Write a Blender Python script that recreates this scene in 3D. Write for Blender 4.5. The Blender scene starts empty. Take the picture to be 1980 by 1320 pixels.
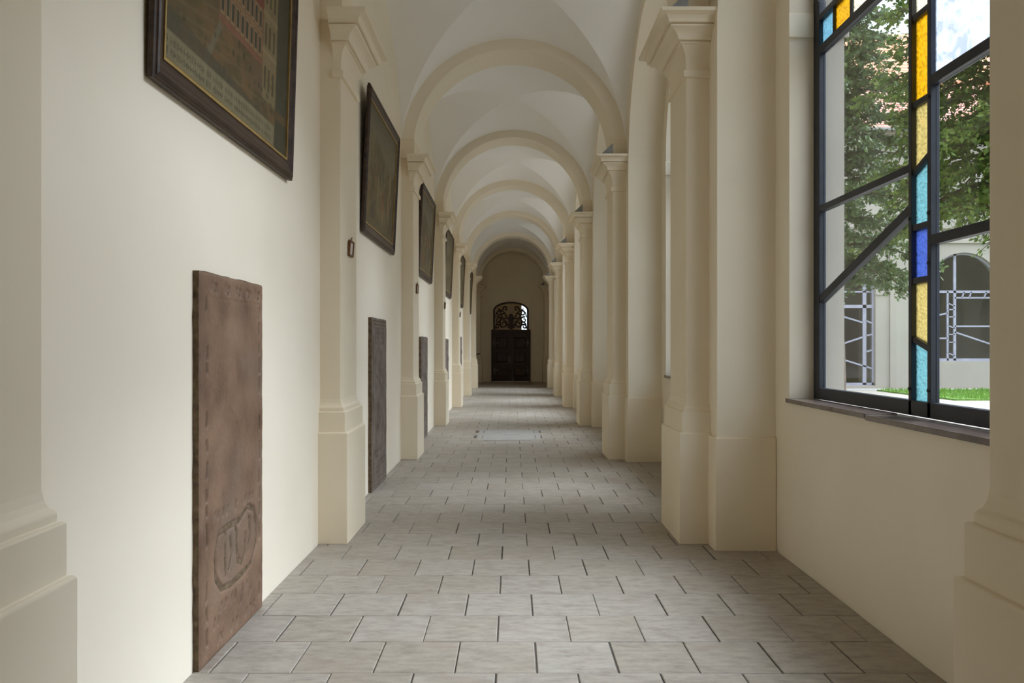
import bpy, bmesh, math, random
import numpy as np
from mathutils import Vector, Matrix
PI = math.pi
random.seed(7)
S = bpy.context.scene
COL = S.collection

# ------------------------------------------------------------------ camera
cam_d = bpy.data.cameras.new('camera')
cam_d.lens = 28.0; cam_d.sensor_width = 36.0; cam_d.sensor_fit = 'HORIZONTAL'
cam_d.shift_x = -0.5/1980; cam_d.shift_y = 9.0/1980
cam_d.clip_start = 0.05; cam_d.clip_end = 400
cam = bpy.data.objects.new('camera', cam_d)
cam.location = (0, 0, 1.6); cam.rotation_euler = (PI/2, 0, 0)
COL.objects.link(cam); S.camera = cam

# ------------------------------------------------------------------ overcast sky (zenith brighter than horizon)
SKY = 2.8
w = bpy.data.worlds.new('world'); S.world = w; w.use_nodes = True
nt = w.node_tree; nt.nodes.clear()
wo = nt.nodes.new('ShaderNodeOutputWorld'); bg = nt.nodes.new('ShaderNodeBackground')
tc = nt.nodes.new('ShaderNodeTexCoord'); sp = nt.nodes.new('ShaderNodeSeparateXYZ')
rp = nt.nodes.new('ShaderNodeValToRGB')
rp.color_ramp.elements[0].position = 0.0; rp.color_ramp.elements[0].color = (0.338, 0.383, 0.446, 1)
rp.color_ramp.elements[1].position = 1.0; rp.color_ramp.elements[1].color = (0.885, 0.968, 1.12, 1)
nt.links.new(tc.outputs['Generated'], sp.inputs[0]); nt.links.new(sp.outputs['Z'], rp.inputs[0])
nt.links.new(rp.outputs[0], bg.inputs[0]); bg.inputs[1].default_value = SKY
nt.links.new(bg.outputs[0], wo.inputs[0])

# veiled sun above the courtyard, to the right of the walk
sun_d = bpy.data.lights.new('veiled_sun', 'SUN'); sun_d.energy = 6.9; sun_d.angle = math.radians(48); sun_d.color = (0.89, 0.967, 1.13)
sun = bpy.data.objects.new('veiled_sun', sun_d); COL.objects.link(sun); sun.rotation_euler = (0, math.radians(45), math.radians(4))
S.view_settings.view_transform = 'Standard'; S.view_settings.look = 'None'
S.view_settings.exposure = 0.48; S.view_settings.gamma = 1.0; S.view_settings.use_curve_mapping = False
S.cycles.max_bounces = 14; S.cycles.diffuse_bounces = 9; S.cycles.transparent_max_bounces = 24
S.cycles.caustics_reflective = False; S.cycles.caustics_refractive = False

# ------------------------------------------------------------------ measures
BAY = 4.78
def PY(k): return 2.05 + BAY*k            # centre of the k-th pair of piers along the corridor
def MID(k): return PY(k) + BAY/2
K0, K1 = -1, 7
XL, XLS = -1.57, 1.40                      # left wall, left shaft face
XR, XRS = 1.61, 1.42                       # right pier body, right shaft face
XN, XO = 2.07, 2.48                        # back of the niche, outer face of the wall
Y0, YE = -3.1, 35.9
ZC = 4.40                                  # spring of the vault

# ------------------------------------------------------------------ helpers
class MB:
    def __init__(s): s.v = []; s.f = []
    def add(s, vs, fs):
        o = len(s.v); s.v += [tuple(p) for p in vs]; s.f += [tuple(i+o for i in f) for f in fs]; return s
    def box(s, x0, x1, y0, y1, z0, z1):
        return s.add([(x0,y0,z0),(x1,y0,z0),(x1,y1,z0),(x0,y1,z0),(x0,y0,z1),(x1,y0,z1),(x1,y1,z1),(x0,y1,z1)],
                     [(0,3,2,1),(4,5,6,7),(0,1,5,4),(1,2,6,5),(2,3,7,6),(3,0,4,7)])
    def prism(s, pts, a, b, axis):
        """polygon pts (p,q) pulled from a to b along axis ('x': (a,p,q), 'y': (p,a,q), 'z': (p,q,a))"""
        def P(p, q, t): return {'x': (t,p,q), 'y': (p,t,q), 'z': (p,q,t)}[axis]
        n = len(pts)
        vs = [P(p,q,a) for p,q in pts] + [P(p,q,b) for p,q in pts]
        fs = [tuple(range(n-1,-1,-1)), tuple(range(n,2*n))] + [(i,(i+1)%n,(i+1)%n+n,i+n) for i in range(n)]
        return s.add(vs, fs)
    def tube(s, pts, rad, n=8, flat=None):
        pts = [Vector(p) for p in pts]
        rs = rad if isinstance(rad, (list, tuple)) else [rad]*len(pts)
        vs = []; fs = []
        for i, p in enumerate(pts):
            t = (pts[min(i+1,len(pts)-1)] - pts[max(i-1,0)]).normalized()
            up = Vector((0,0,1)) if abs(t.z) < 0.95 else Vector((1,0,0))
            a = t.cross(up).normalized(); b = t.cross(a).normalized()
            for j in range(n):
                q = p + (a*math.cos(2*PI*j/n) + b*math.sin(2*PI*j/n))*rs[i]
                if flat is not None: q.y = p.y + (q.y-p.y)*flat
                vs.append(q)
        for i in range(len(pts)-1):
            for j in range(n):
                fs.append((i*n+j, i*n+(j+1)%n, (i+1)*n+(j+1)%n, (i+1)*n+j))
        fs.append(tuple(range(n-1,-1,-1))); fs.append(tuple((len(pts)-1)*n+j for j in range(n)))
        return s.add(vs, fs)
    def build(s, name, mat, parent=None, smooth=None, bevel=0, recalc=True):
        me = bpy.data.meshes.new(name); me.from_pydata(s.v, [], s.f); me.validate()
        if recalc:
            bm = bmesh.new(); bm.from_mesh(me); bmesh.ops.recalc_face_normals(bm, faces=bm.faces); bm.to_mesh(me); bm.free()
        return link(name, me, mat, parent, smooth, bevel)

def link(name, me, mat, parent=None, smooth=None, bevel=0):
    if mat is not None and not me.materials: me.materials.append(mat)
    if smooth:
        me.polygons.foreach_set('use_smooth', [True]*len(me.polygons)); me.set_sharp_from_angle(angle=math.radians(smooth))
    o = bpy.data.objects.new(name, me); COL.objects.link(o)
    if parent is not None: o.parent = parent
    if bevel:
        m = o.modifiers.new('bevel', 'BEVEL'); m.width = bevel; m.segments = 2; m.limit_method = 'ANGLE'; m.angle_limit = math.radians(35)
    return o
def empty(name, loc=(0,0,0), rz=0, parent=None):
    o = bpy.data.objects.new(name, None); COL.objects.link(o); o.location = loc; o.rotation_euler = (0,0,rz)
    o.empty_display_size = 0.1
    if parent is not None: o.parent = parent
    return o
def tag(o, label=None, cat=None, group=None, kind=None):
    if label: o['label'] = label
    if cat: o['category'] = cat
    if group: o['group'] = group
    if kind: o['kind'] = kind
    return o
def copy_tree(o, parent=None):
    c = o.copy(); COL.objects.link(c); c.parent = parent
    for ch in list(o.children): copy_tree(ch, c)
    return c

# ------------------------------------------------------------------ materials
def new_mat(name):
    m = bpy.data.materials.new(name); m.use_nodes = True
    n = m.node_tree; b = n.nodes['Principled BSDF']; return m, n, b
def N(n, t, **kw):
    x = n.nodes.new(t)
    for k, v in kw.items(): setattr(x, k, v)
    return x
def noisy(name, c1, c2, scale, rough=0.8, bump=0.0, bscale=None, detail=6, spec=0.3, lo=0.35, hi=0.65, stretch=None, c3=None, s3=1.0, metal=0.0, coords='pos', bdist=0.01):
    m, n, b = new_mat(name)
    if coords == 'pos': src = N(n, 'ShaderNodeNewGeometry').outputs['Position']
    else: src = N(n, 'ShaderNodeTexCoord').outputs['Object']
    mp = N(n, 'ShaderNodeMapping'); n.links.new(src, mp.inputs[0])
    if stretch: mp.inputs['Scale'].default_value = stretch
    t = N(n, 'ShaderNodeTexNoise'); t.inputs['Scale'].default_value = scale; t.inputs['Detail'].default_value = detail
    n.links.new(mp.outputs[0], t.inputs['Vector'])
    r = N(n, 'ShaderNodeValToRGB'); r.color_ramp.elements[0].position = lo; r.color_ramp.elements[1].position = hi
    r.color_ramp.elements[0].color = (*c1, 1); r.color_ramp.elements[1].color = (*c2, 1)
    n.links.new(t.outputs['Fac'], r.inputs[0]); out = r.outputs[0]
    if c3:
        t3 = N(n, 'ShaderNodeTexNoise'); t3.inputs['Scale'].default_value = s3; t3.inputs['Detail'].default_value = 4
        n.links.new(mp.outputs[0], t3.inputs['Vector'])
        r3 = N(n, 'ShaderNodeValToRGB'); r3.color_ramp.elements[0].position = 0.5; r3.color_ramp.elements[1].position = 0.72
        n.links.new(t3.outputs['Fac'], r3.inputs[0])
        mx = N(n, 'ShaderNodeMix', data_type='RGBA'); n.links.new(r3.outputs[0], mx.inputs[0])
        n.links.new(out, mx.inputs[6]); mx.inputs[7].default_value = (*c3, 1); out = mx.outputs[2]
    n.links.new(out, b.inputs['Base Color'])
    b.inputs['Roughness'].default_value = rough; b.inputs['Specular IOR Level'].default_value = spec; b.inputs['Metallic'].default_value = metal
    if bump:
        tb = N(n, 'ShaderNodeTexNoise'); tb.inputs['Scale'].default_value = bscale or scale*4; tb.inputs['Detail'].default_value = 5
        n.links.new(mp.outputs[0], tb.inputs['Vector'])
        bp = N(n, 'ShaderNodeBump'); bp.inputs['Strength'].default_value = bump; bp.inputs['Distance'].default_value = bdist
        n.links.new(tb.outputs['Fac'], bp.inputs['Height']); n.links.new(bp.outputs[0], b.inputs['Normal'])
    return m

M = {}
M['plaster'] = noisy('cream_plaster', (0.825,0.745,0.60), (0.86,0.785,0.645), 0.9, 0.9, 0.10, 30, spec=0.15, bdist=0.004)
M['pier'] = noisy('pier_plaster', (0.80,0.70,0.535), (0.83,0.74,0.58), 1.1, 0.9, 0.12, 28, spec=0.15, bdist=0.004)
M['vault'] = noisy('white_limewash', (0.90,0.885,0.85), (0.925,0.91,0.885), 0.8, 0.92, 0.06, 20, spec=0.1, bdist=0.004)
M['outer'] = noisy('grey_outer_plaster', (0.35,0.325,0.28), (0.40,0.37,0.32), 0.6, 0.9, 0.1, 20, spec=0.1)
M['mortar'] = noisy('dark_joint_sand', (0.10,0.085,0.07), (0.16,0.14,0.12), 8, 0.95)
M['sill'] = noisy('dark_slate_sill', (0.10,0.07,0.058), (0.15,0.115,0.10), 5, 0.16, 0.03, 40, spec=0.9)
M['steel'] = noisy('blue_black_steel', (0.020,0.023,0.032), (0.030,0.034,0.046), 6, 0.4, 0.05, 80, spec=0.32)
M['farsteel'] = noisy('steel_with_sky_reflection', (0.32,0.32,0.40), (0.38,0.38,0.46), 3, 0.4)  # same dark steel, with the sky's reflection put into its base colour
M['frame'] = noisy('dark_walnut_frame', (0.030,0.016,0.010), (0.064,0.037,0.024), 3, 0.42, 0.12, 30, stretch=(6,1,6), spec=0.3, bdist=0.003)
M['gilt'] = noisy('dull_gilding', (0.36,0.23,0.07), (0.50,0.34,0.12), 12, 0.42, metal=0.5)
M['slab_brown'] = noisy('red_brown_marble', (0.135,0.078,0.048), (0.265,0.165,0.105), 4.0, 0.62, 0.5, 45, c3=(0.20,0.14,0.10), s3=2.2, spec=0.3, lo=0.3, hi=0.7)
M['slab_grey'] = noisy('grey_brown_sandstone', (0.115,0.088,0.068), (0.19,0.152,0.124), 6.0, 0.7, 0.5, 50, spec=0.25)
M['slab_edge'] = noisy('rough_stone_edge', (0.09,0.06,0.035), (0.20,0.14,0.085), 22, 0.9, 0.9, 60)
M['ledger'] = noisy('pale_grey_ledger_stone', (0.32,0.30,0.27), (0.38,0.36,0.33), 6, 0.6, 0.1, 40)
M['door'] = noisy('dark_oak', (0.026,0.012,0.009), (0.055,0.027,0.020), 4, 0.42, 0.15, 40, stretch=(5,5,0.6), spec=0.4)
M['iron'] = noisy('wrought_iron', (0.16,0.165,0.16), (0.24,0.245,0.24), 20, 0.4, metal=0.7)
M['darkiron'] = noisy('blackened_iron', (0.02,0.018,0.016), (0.04,0.035,0.03), 20, 0.5)
M['brownwood'] = noisy('small_frame_wood', (0.13,0.05,0.02), (0.20,0.085,0.035), 20, 0.5)
M['paper'] = noisy('pale_print_paper', (0.62,0.56,0.50), (0.72,0.67,0.62), 25, 0.8)
M['lead'] = noisy('grey_lead_sheet', (0.22,0.215,0.205), (0.30,0.295,0.285), 8, 0.6)
M['roof'] = noisy('red_clay_tiles', (0.46,0.22,0.16), (0.62,0.33,0.25), 1.2, 0.85, c3=(0.50,0.30,0.25), s3=0.8)
M['roof2'] = noisy('orange_clay_tiles', (0.60,0.27,0.15), (0.72,0.36,0.22), 1.0, 0.85)
M['gravel'] = noisy('sandy_gravel', (0.30,0.265,0.22), (0.38,0.34,0.285), 25, 0.95, 0.5, 60, c3=(0.33,0.285,0.24), s3=0.4)
M['pebble'] = noisy('white_pebbles', (0.34,0.34,0.33), (0.52,0.52,0.50), 40, 0.9, 0.6, 60)
M['grass'] = noisy('mown_grass', (0.07,0.16,0.02), (0.16,0.30,0.05), 9, 0.8)
M['bark'] = noisy('brown_bark', (0.07,0.05,0.035), (0.15,0.11,0.08), 12, 0.9, 0.8, 30)
M['dim'] = noisy('brown_grey_interior', (0.24,0.20,0.155), (0.28,0.24,0.19), 1, 0.9)
M['vest'] = noisy('vestibule_brown_panelling', (0.50,0.38,0.22), (0.60,0.47,0.29), 3, 0.8)
M['finial'] = noisy('pale_carved_limewood', (0.42,0.33,0.28), (0.5,0.4,0.35), 12, 0.6)

def leaf_mat(name, c1, c2):
    m, n, b = new_mat(name)
    g = N(n, 'ShaderNodeNewGeometry')
    r = N(n, 'ShaderNodeValToRGB'); r.color_ramp.elements[0].color = (*c1,1); r.color_ramp.elements[1].color = (*c2,1)
    n.links.new(g.outputs['Random Per Island'], r.inputs[0]); n.links.new(r.outputs[0], b.inputs['Base Color'])
    b.inputs['Roughness'].default_value = 0.55; b.inputs['Specular IOR Level'].default_value = 0.3
    tr = N(n, 'ShaderNodeBsdfTranslucent'); n.links.new(r.outputs[0], tr.inputs[0])
    mx = N(n, 'ShaderNodeMixShader'); mx.inputs[0].default_value = 0.3
    n.links.new(b.outputs[0], mx.inputs[1]); n.links.new(tr.outputs[0], mx.inputs[2])
    n.links.new(mx.outputs[0], n.nodes['Material Output'].inputs[0]); return m
M['leaf_a'] = leaf_mat('yew_green_leaves', (0.05,0.095,0.035), (0.17,0.24,0.085))
M['leaf_b'] = leaf_mat('bright_green_leaves', (0.06,0.12,0.025), (0.21,0.30,0.06))
M['blade'] = leaf_mat('grass_blades', (0.09,0.20,0.02), (0.20,0.36,0.06))

def tile_mat():
    m, n, b = new_mat('grey_beige_limestone')
    g = N(n, 'ShaderNodeNewGeometry'); oi = N(n, 'ShaderNodeObjectInfo')
    ad = N(n, 'ShaderNodeMath', operation='ADD'); n.links.new(g.outputs['Random Per Island'], ad.inputs[0]); n.links.new(oi.outputs['Random'], ad.inputs[1])
    fr = N(n, 'ShaderNodeMath', operation='FRACT'); n.links.new(ad.outputs[0], fr.inputs[0])
    ml = N(n, 'ShaderNodeMath', operation='MULTIPLY'); n.links.new(fr.outputs[0], ml.inputs[0]); ml.inputs[1].default_value = 37.0
    cb = N(n, 'ShaderNodeCombineXYZ'); n.links.new(ml.outputs[0], cb.inputs[2])
    va = N(n, 'ShaderNodeVectorMath', operation='ADD'); n.links.new(g.outputs['Position'], va.inputs[0]); n.links.new(cb.outputs[0], va.inputs[1])
    mp = N(n, 'ShaderNodeMapping'); mp.inputs['Scale'].default_value = (1.0, 2.6, 1.0); n.links.new(va.outputs[0], mp.inputs[0])
    t1 = N(n, 'ShaderNodeTexNoise'); t1.inputs['Scale'].default_value = 8; t1.inputs['Detail'].default_value = 12; t1.inputs['Roughness'].default_value = 0.72
    n.links.new(mp.outputs[0], t1.inputs['Vector'])
    r1 = N(n, 'ShaderNodeValToRGB'); e = r1.color_ramp.elements
    e[0].position = 0.28; e[0].color = (0.235,0.20,0.163,1); e[1].position = 0.72; e[1].color = (0.445,0.40,0.345,1)
    x = e.new(0.5); x.color = (0.35,0.315,0.268,1)
    n.links.new(t1.outputs['Fac'], r1.inputs[0])
    # warm stains and cool stones
    r2 = N(n, 'ShaderNodeValToRGB'); e = r2.color_ramp.elements
    e[0].color = (0.93,0.90,0.86,1); e[1].color = (1.03,1.03,1.03,1); x = e.new(0.5); x.color = (1.0,0.985,0.965,1)
    n.links.new(fr.outputs[0], r2.inputs[0])
    mu = N(n, 'ShaderNodeMix', data_type='RGBA', blend_type='MULTIPLY'); mu.inputs[0].default_value = 1.0
    n.links.new(r1.outputs[0], mu.inputs[6]); n.links.new(r2.outputs[0], mu.inputs[7])
    t3 = N(n, 'ShaderNodeTexNoise'); t3.inputs['Scale'].default_value = 2.2; t3.inputs['Detail'].default_value = 5
    n.links.new(va.outputs[0], t3.inputs['Vector'])
    r3 = N(n, 'ShaderNodeValToRGB'); r3.color_ramp.elements[0].position = 0.55; r3.color_ramp.elements[1].position = 0.75
    r3.color_ramp.elements[1].color = (0.55,0.55,0.55,1)
    n.links.new(t3.outputs['Fac'], r3.inputs[0])
    mw = N(n, 'ShaderNodeMix', data_type='RGBA'); n.links.new(r3.outputs[0], mw.inputs[0]); n.links.new(mu.outputs[2], mw.inputs[6]); mw.inputs[7].default_value = (0.32,0.255,0.20,1)
    n.links.new(mw.outputs[2], b.inputs['Base Color'])
    b.inputs['Roughness'].default_value = 0.48; b.inputs['Specular IOR Level'].default_value = 0.42
    bp = N(n, 'ShaderNodeBump'); bp.inputs['Strength'].default_value = 0.25; bp.inputs['Distance'].default_value = 0.004
    t4 = N(n, 'ShaderNodeTexNoise'); t4.inputs['Scale'].default_value = 60; t4.inputs['Detail'].default_value = 4; n.links.new(mp.outputs[0], t4.inputs['Vector'])
    n.links.new(t4.outputs['Fac'], bp.inputs['Height']); n.links.new(bp.outputs[0], b.inputs['Normal'])
    return m
M['tile'] = tile_mat()

def glass_mat(name, col, trans=0.0, bump=0.0, bscale=60, rough=0.0, wave=False):
    m, n, b = new_mat(name); n.nodes.remove(b)
    tp = N(n, 'ShaderNodeBsdfTransparent'); tp.inputs[0].default_value = (*col,1)
    gl = N(n, 'ShaderNodeBsdfGlossy'); gl.inputs['Roughness'].default_value = rough; gl.inputs[0].default_value = (0.9,0.9,0.9,1)
    lw = N(n, 'ShaderNodeLayerWeight'); lw.inputs[0].default_value = 0.5
    pw = N(n, 'ShaderNodeMath', operation='POWER'); n.links.new(lw.outputs['Facing'], pw.inputs[0]); pw.inputs[1].default_value = 5.0
    fr = N(n, 'ShaderNodeMath', operation='MULTIPLY_ADD'); n.links.new(pw.outputs[0], fr.inputs[0]); fr.inputs[1].default_value = 0.9; fr.inputs[2].default_value = 0.025
    body = tp.outputs[0]
    g = N(n, 'ShaderNodeNewGeometry')
    t = N(n, 'ShaderNodeTexNoise'); t.inputs['Scale'].default_value = bscale; t.inputs['Detail'].default_value = 3
    if wave: t.inputs['Distortion'].default_value = 1.6; t.inputs['Detail'].default_value = 6
    n.links.new(g.outputs['Position'], t.inputs['Vector'])
    if trans > 0:
        tl = N(n, 'ShaderNodeBsdfTranslucent'); tl.inputs[0].default_value = (*col,1)
        mx = N(n, 'ShaderNodeMixShader'); mx.inputs[0].default_value = trans
        r = N(n, 'ShaderNodeValToRGB'); r.color_ramp.elements[0].position = 0.4; r.color_ramp.elements[1].position = 0.6
        r.color_ramp.elements[0].color = (trans*0.6,)*3 + (1,); r.color_ramp.elements[1].color = (min(1,trans*1.4),)*3 + (1,)
        n.links.new(t.outputs['Fac'], r.inputs[0]); n.links.new(r.outputs[0], mx.inputs[0])
        n.links.new(tp.outputs[0], mx.inputs[1]); n.links.new(tl.outputs[0], mx.inputs[2]); body = mx.outputs[0]
    if bump:
        bp = N(n, 'ShaderNodeBump'); bp.inputs['Strength'].default_value = bump; bp.inputs['Distance'].default_value = 0.01
        n.links.new(t.outputs['Fac'], bp.inputs['Height']); n.links.new(bp.outputs[0], gl.inputs['Normal']); n.links.new(bp.outputs[0], lw.inputs['Normal'])
    m2 = N(n, 'ShaderNodeMixShader'); n.links.new(fr.outputs[0], m2.inputs[0]); n.links.new(body, m2.inputs[1]); n.links.new(gl.outputs[0], m2.inputs[2])
    n.links.new(m2.outputs[0], n.nodes['Material Output'].inputs[0]); return m
M['clear'] = glass_mat('clear_window_glass', (0.96,0.98,0.97))
M['g_amber'] = glass_mat('amber_hammered_glass', (0.72,0.51,0.07), 0.45, 0.5, 55)
M['g_pale'] = glass_mat('pale_yellow_glass', (0.58,0.51,0.28), 0.5, 0.5, 70)
M['g_cream'] = glass_mat('cream_glass', (0.77,0.74,0.62), 0.5, 0.4, 70)
M['g_teal'] = glass_mat('teal_glass', (0.31,0.49,0.50), 0.5, 0.5, 70)
M['g_blue'] = glass_mat('cobalt_blue_glass', (0.20,0.27,0.52), 0.45, 0.5, 70)
M['g_sky'] = glass_mat('light_blue_glass', (0.33,0.51,0.57), 0.5, 0.5, 70)
M['g_wave'] = glass_mat('wavy_clear_glass', (0.64,0.68,0.73), 0.55, 0.8, 9, 0.05, wave=True)

def canvas_mat():
    m, n, b = new_mat('aged_oil_painting')
    a = N(n, 'ShaderNodeVertexColor'); a.layer_name = 'paint'
    t = N(n, 'ShaderNodeTexNoise'); t.inputs['Scale'].default_value = 14; t.inputs['Detail'].default_value = 8
    g = N(n, 'ShaderNodeNewGeometry'); n.links.new(g.outputs['Position'], t.inputs['Vector'])
    r = N(n, 'ShaderNodeValToRGB'); r.color_ramp.elements[0].color = (0.70,0.68,0.62,1); r.color_ramp.elements[1].color = (1.15,1.12,1.05,1)
    n.links.new(t.outputs['Fac'], r.inputs[0])
    mu = N(n, 'ShaderNodeMix', data_type='RGBA', blend_type='MULTIPLY'); mu.inputs[0].default_value = 1
    n.links.new(a.outputs[0], mu.inputs[6]); n.links.new(r.outputs[0], mu.inputs[7]); n.links.new(mu.outputs[2], b.inputs['Base Color'])
    b.inputs['Roughness'].default_value = 0.6; b.inputs['Specular IOR Level'].default_value = 0.18; return m
M['canvas'] = canvas_mat()

# ================================================================== STRUCTURE
# ---- floor: a joint bed, single flagstones, and the rest of the paving
fl = MB().box(-1.9, 2.4, Y0, YE, -0.30, -0.008).build('floor', M['mortar']); tag(fl, 'paved floor of the cloister walk', None, kind='structure')
TW, TD, GX, GY = 0.402, 0.4157, 0.007, 0.0045
def tile_verts(x0, x1, y0, y1, dz):
    b = 0.004; z0, z1, z2 = -0.03, -b*0.8+dz, dz
    vs = [(x0,y0,z0),(x1,y0,z0),(x1,y1,z0),(x0,y1,z0),(x0,y0,z1),(x1,y0,z1),(x1,y1,z1),(x0,y1,z1),
          (x0+b,y0+b,z2),(x1-b,y0+b,z2),(x1-b,y1-b,z2),(x0+b,y1-b,z2)]
    fs = [(8,9,10,11),(0,1,5,4),(1,2,6,5),(2,3,7,6),(3,0,4,7),(4,5,9,8),(5,6,10,9),(6,7,11,10),(7,4,8,11)]
    return vs, fs
tile_cache = {}
far = MB(); n_tiles = 0
rng = random.Random(3)
LED = (-0.62, 0.50, 13.5, 15.2)
pale_tiles = []
rows = []
r0 = math.floor((Y0-3.9)/TD)
for r in range(r0, int((YE-3.9)/TD)+2):
    ya = 3.9006 + r*TD; yb = ya + TD
    if yb > YE: yb = YE
    if yb - ya < 0.05: continue
    off = 0.1195 if r % 2 == 0 else 0.1195 - TW/2
    c0 = math.floor((XL-off)/TW)
    for c in range(c0, 12):
        xa = off + c*TW + rng.uniform(-0.004,0.004); xb = off + (c+1)*TW
        xa, xb = max(xa, XL), min(xb, XN)
        if xb - xa < 0.03: continue
        rows.append((xa+GX/2, xb-GX/2, ya+GY/2, yb-GY/2))
for xa, xb, ya, yb in rows:
    xm, ym = (xa+xb)/2, (ya+yb)/2
    dz = rng.uniform(-0.0012, 0.0012)
    if LED[0] < xm < LED[1] and LED[2] < ym < LED[3]: continue
    if 3.4 < ym < 16.9 and n_tiles < 300:
        key = (round(xb-xa, 3), round(yb-ya, 3))
        if key not in tile_cache:
            me = bpy.data.meshes.new('paving_tile'); v, f = tile_verts(-key[0]/2, key[0]/2, -key[1]/2, key[1]/2, 0)
            me.from_pydata(v, [], f); me.materials.append(M['tile']); tile_cache[key] = me
        o = bpy.data.objects.new('paving_tile', tile_cache[key]); COL.objects.link(o); o.parent = fl
        o.location = (xm, ym, dz); o.rotation_euler = (0, 0, rng.uniform(-0.002,0.002)); n_tiles += 1
    else:
        far.add(*tile_verts(xa, xb, ya, yb, dz))
tag(far.build('paving_tiles_far', M['tile'], fl, recalc=False), kind='stuff')
lm = MB(); lm.box(LED[0]+0.10, LED[1]-0.10, LED[2]+0.10, LED[3]-0.10, -0.03, 0.001)
lm.build('ledger_slab', M['ledger'], fl)
for a in ((LED[0],LED[1],LED[2],LED[2]+0.09),(LED[0],LED[1],LED[3]-0.09,LED[3]),(LED[0],LED[0]+0.09,LED[2]+0.095,LED[3]-0.095),(LED[1]-0.09,LED[1],LED[2]+0.095,LED[3]-0.095)):
    MB().box(*a, -0.03, 0.0005).build('ledger_border', M['ledger'], fl)

# ---- generic wall with arched openings; built along t, with depth d and height z
def arch_wall(mb, P, t0, t1, d0, d1, z0, z1, ops, seg=60):
    """ops: list of (centre, halfwidth, sill, spring, rise). P(t,d,z)->point"""
    def quad(a, b, c, d): mb.add([P(*a),P(*b),P(*c),P(*d)], [(0,1,2,3)])
    def solid(ta, tb, za, zb):
        for d in (d0, d1): quad((ta,d,za),(tb,d,za),(tb,d,zb),(ta,d,zb))
    t = t0
    for c, hw, sill, spring, rise in sorted(ops):
        a, b = c-hw, c+hw
        if a > t: solid(t, a, z0, z1)
        if sill > z0:
            quad((a,d0,sill),(b,d0,sill),(b,d1,sill),(a,d1,sill))
        pts = [(c-hw*math.cos(PI*i/seg), spring+rise*math.sin(PI*i/seg)) for i in range(seg+1)]
        for (ta,za),(tb,zb) in zip(pts, pts[1:]):
            if sill > z0: solid(ta, tb, z0, sill)
            for d in (d0, d1): quad((ta,d,za),(tb,d,zb),(tb,d,z1),(ta,d,z1))
            quad((ta,d0,za),(tb,d0,zb),(tb,d1,zb),(ta,d1,za))
        for tt in (a, b): quad((tt,d0,sill),(tt,d1,sill),(tt,d1,spring),(tt,d0,spring))
        t = b
    if t < t1: solid(t, t1, z0, z1)
    quad((t0,d0,z1),(t1,d0,z1),(t1,d1,z1),(t0,d1,z1))
    for tt in (t0, t1): quad((tt,d0,z0),(tt,d1,z0),(tt,d1,z1),(tt,d0,z1))
# ---- left wall
wl = MB().box(XL-0.35, XL, Y0, YE, -0.05, 6.15).build('wall_left', M['plaster']); tag(wl, kind='structure')
# ---- right wall: niche layer and window layer
mb = MB()
nic = [(MID(k), BAY/2-0.57, -0.05, 4.03, 1.80) for k in range(0, 6)]
arch_wall(mb, lambda t,d,z: (d,t,z), Y0, YE, XR, XN, -0.05, 6.15, nic)
win = [(MID(k), 1.51, 1.20, 4.13, 1.51) for k in range(0, 6)]
arch_wall(mb, lambda t,d,z: (d,t,z), Y0, YE, XN, 2.29, -0.05, 6.15, win)
wr = mb.build('wall_right', M['plaster'], recalc=False); tag(wr, kind='structure')
mb = MB(); arch_wall(mb, lambda t,d,z: (d,t,z), Y0, YE, 2.29, XO, -0.05, 6.15, win)
mb.build('outer_face', M['outer'], wr, recalc=False)
# ---- back and end wall
tag(MB().box(XL-0.35, XO, Y0-0.3, Y0, -0.05, 6.15).build('wall_back', M['plaster']), kind='structure')
mb = MB(); DX = -0.06
arch_wall(mb, lambda t,d,z: (t,d,z), XL-0.35, XO, YE, YE+0.35, -0.05, 6.15, [(DX, 0.80, -0.05, 3.20, 0.40)])
we = mb.build('wall_end', M['plaster'], recalc=False); tag(we, kind='structure')
# ---- storey above the walk, its outer face to the courtyard
tag(MB().box(XL-0.35, XO, Y0-0.3, 30.3, 6.15, 9.8).build('wall_upper', M['outer']), kind='structure')

# ---- pilasters
def u_sweep(side, xf, half, xw, prof, yc):
    """profile (projection, z) swept round the three free sides of a pilaster"""
    mb = MB(); vs = []
    for p, z in prof:
        xa = side*(xf-p)
        vs += [(side*xw, yc-half-p, z), (xa, yc-half-p, z), (xa, yc+half+p, z), (side*xw, yc+half+p, z)]
    fs = []
    for i in range(len(prof)-1):
        for j in range(3): fs.append((4*i+j, 4*i+j+1, 4*i+4+j+1, 4*i+4+j))
        fs.append((4*i+3, 4*i, 4*i+4, 4*i+7))
    n = 4*(len(prof)-1)
    fs += [(3,2,1,0), (n,n+1,n+2,n+3)]
    return mb.add(vs, fs)
BASE = [(0.068,0),(0.068,0.893),(0.062,0.900),(0.047,0.901),(0.047,1.062),(0.043,1.068),(0.028,1.069),(0.029,1.098),(0.022,1.108),(0.012,1.118),(0.004,1.140),(0.0,1.17)]
CAP = [(0.0,3.79),(0.022,3.795),(0.026,3.82),(0.022,3.848),(0.002,3.850),(0.002,3.93),(0.010,3.98),(0.026,4.02),(0.046,4.046),(0.046,4.050),(0.060,4.052),(0.060,4.066),(0.050,4.067),(0.050,4.072),(0.078,4.076),
       (0.084,4.098),(0.100,4.124),(0.128,4.146),(0.154,4.156),(0.158,4.168),(0.140,4.169),(0.140,4.177),(0.176,4.180),(0.178,4.202),(0.192,4.224),(0.216,4.238),(0.242,4.244),(0.246,4.27)]
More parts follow.
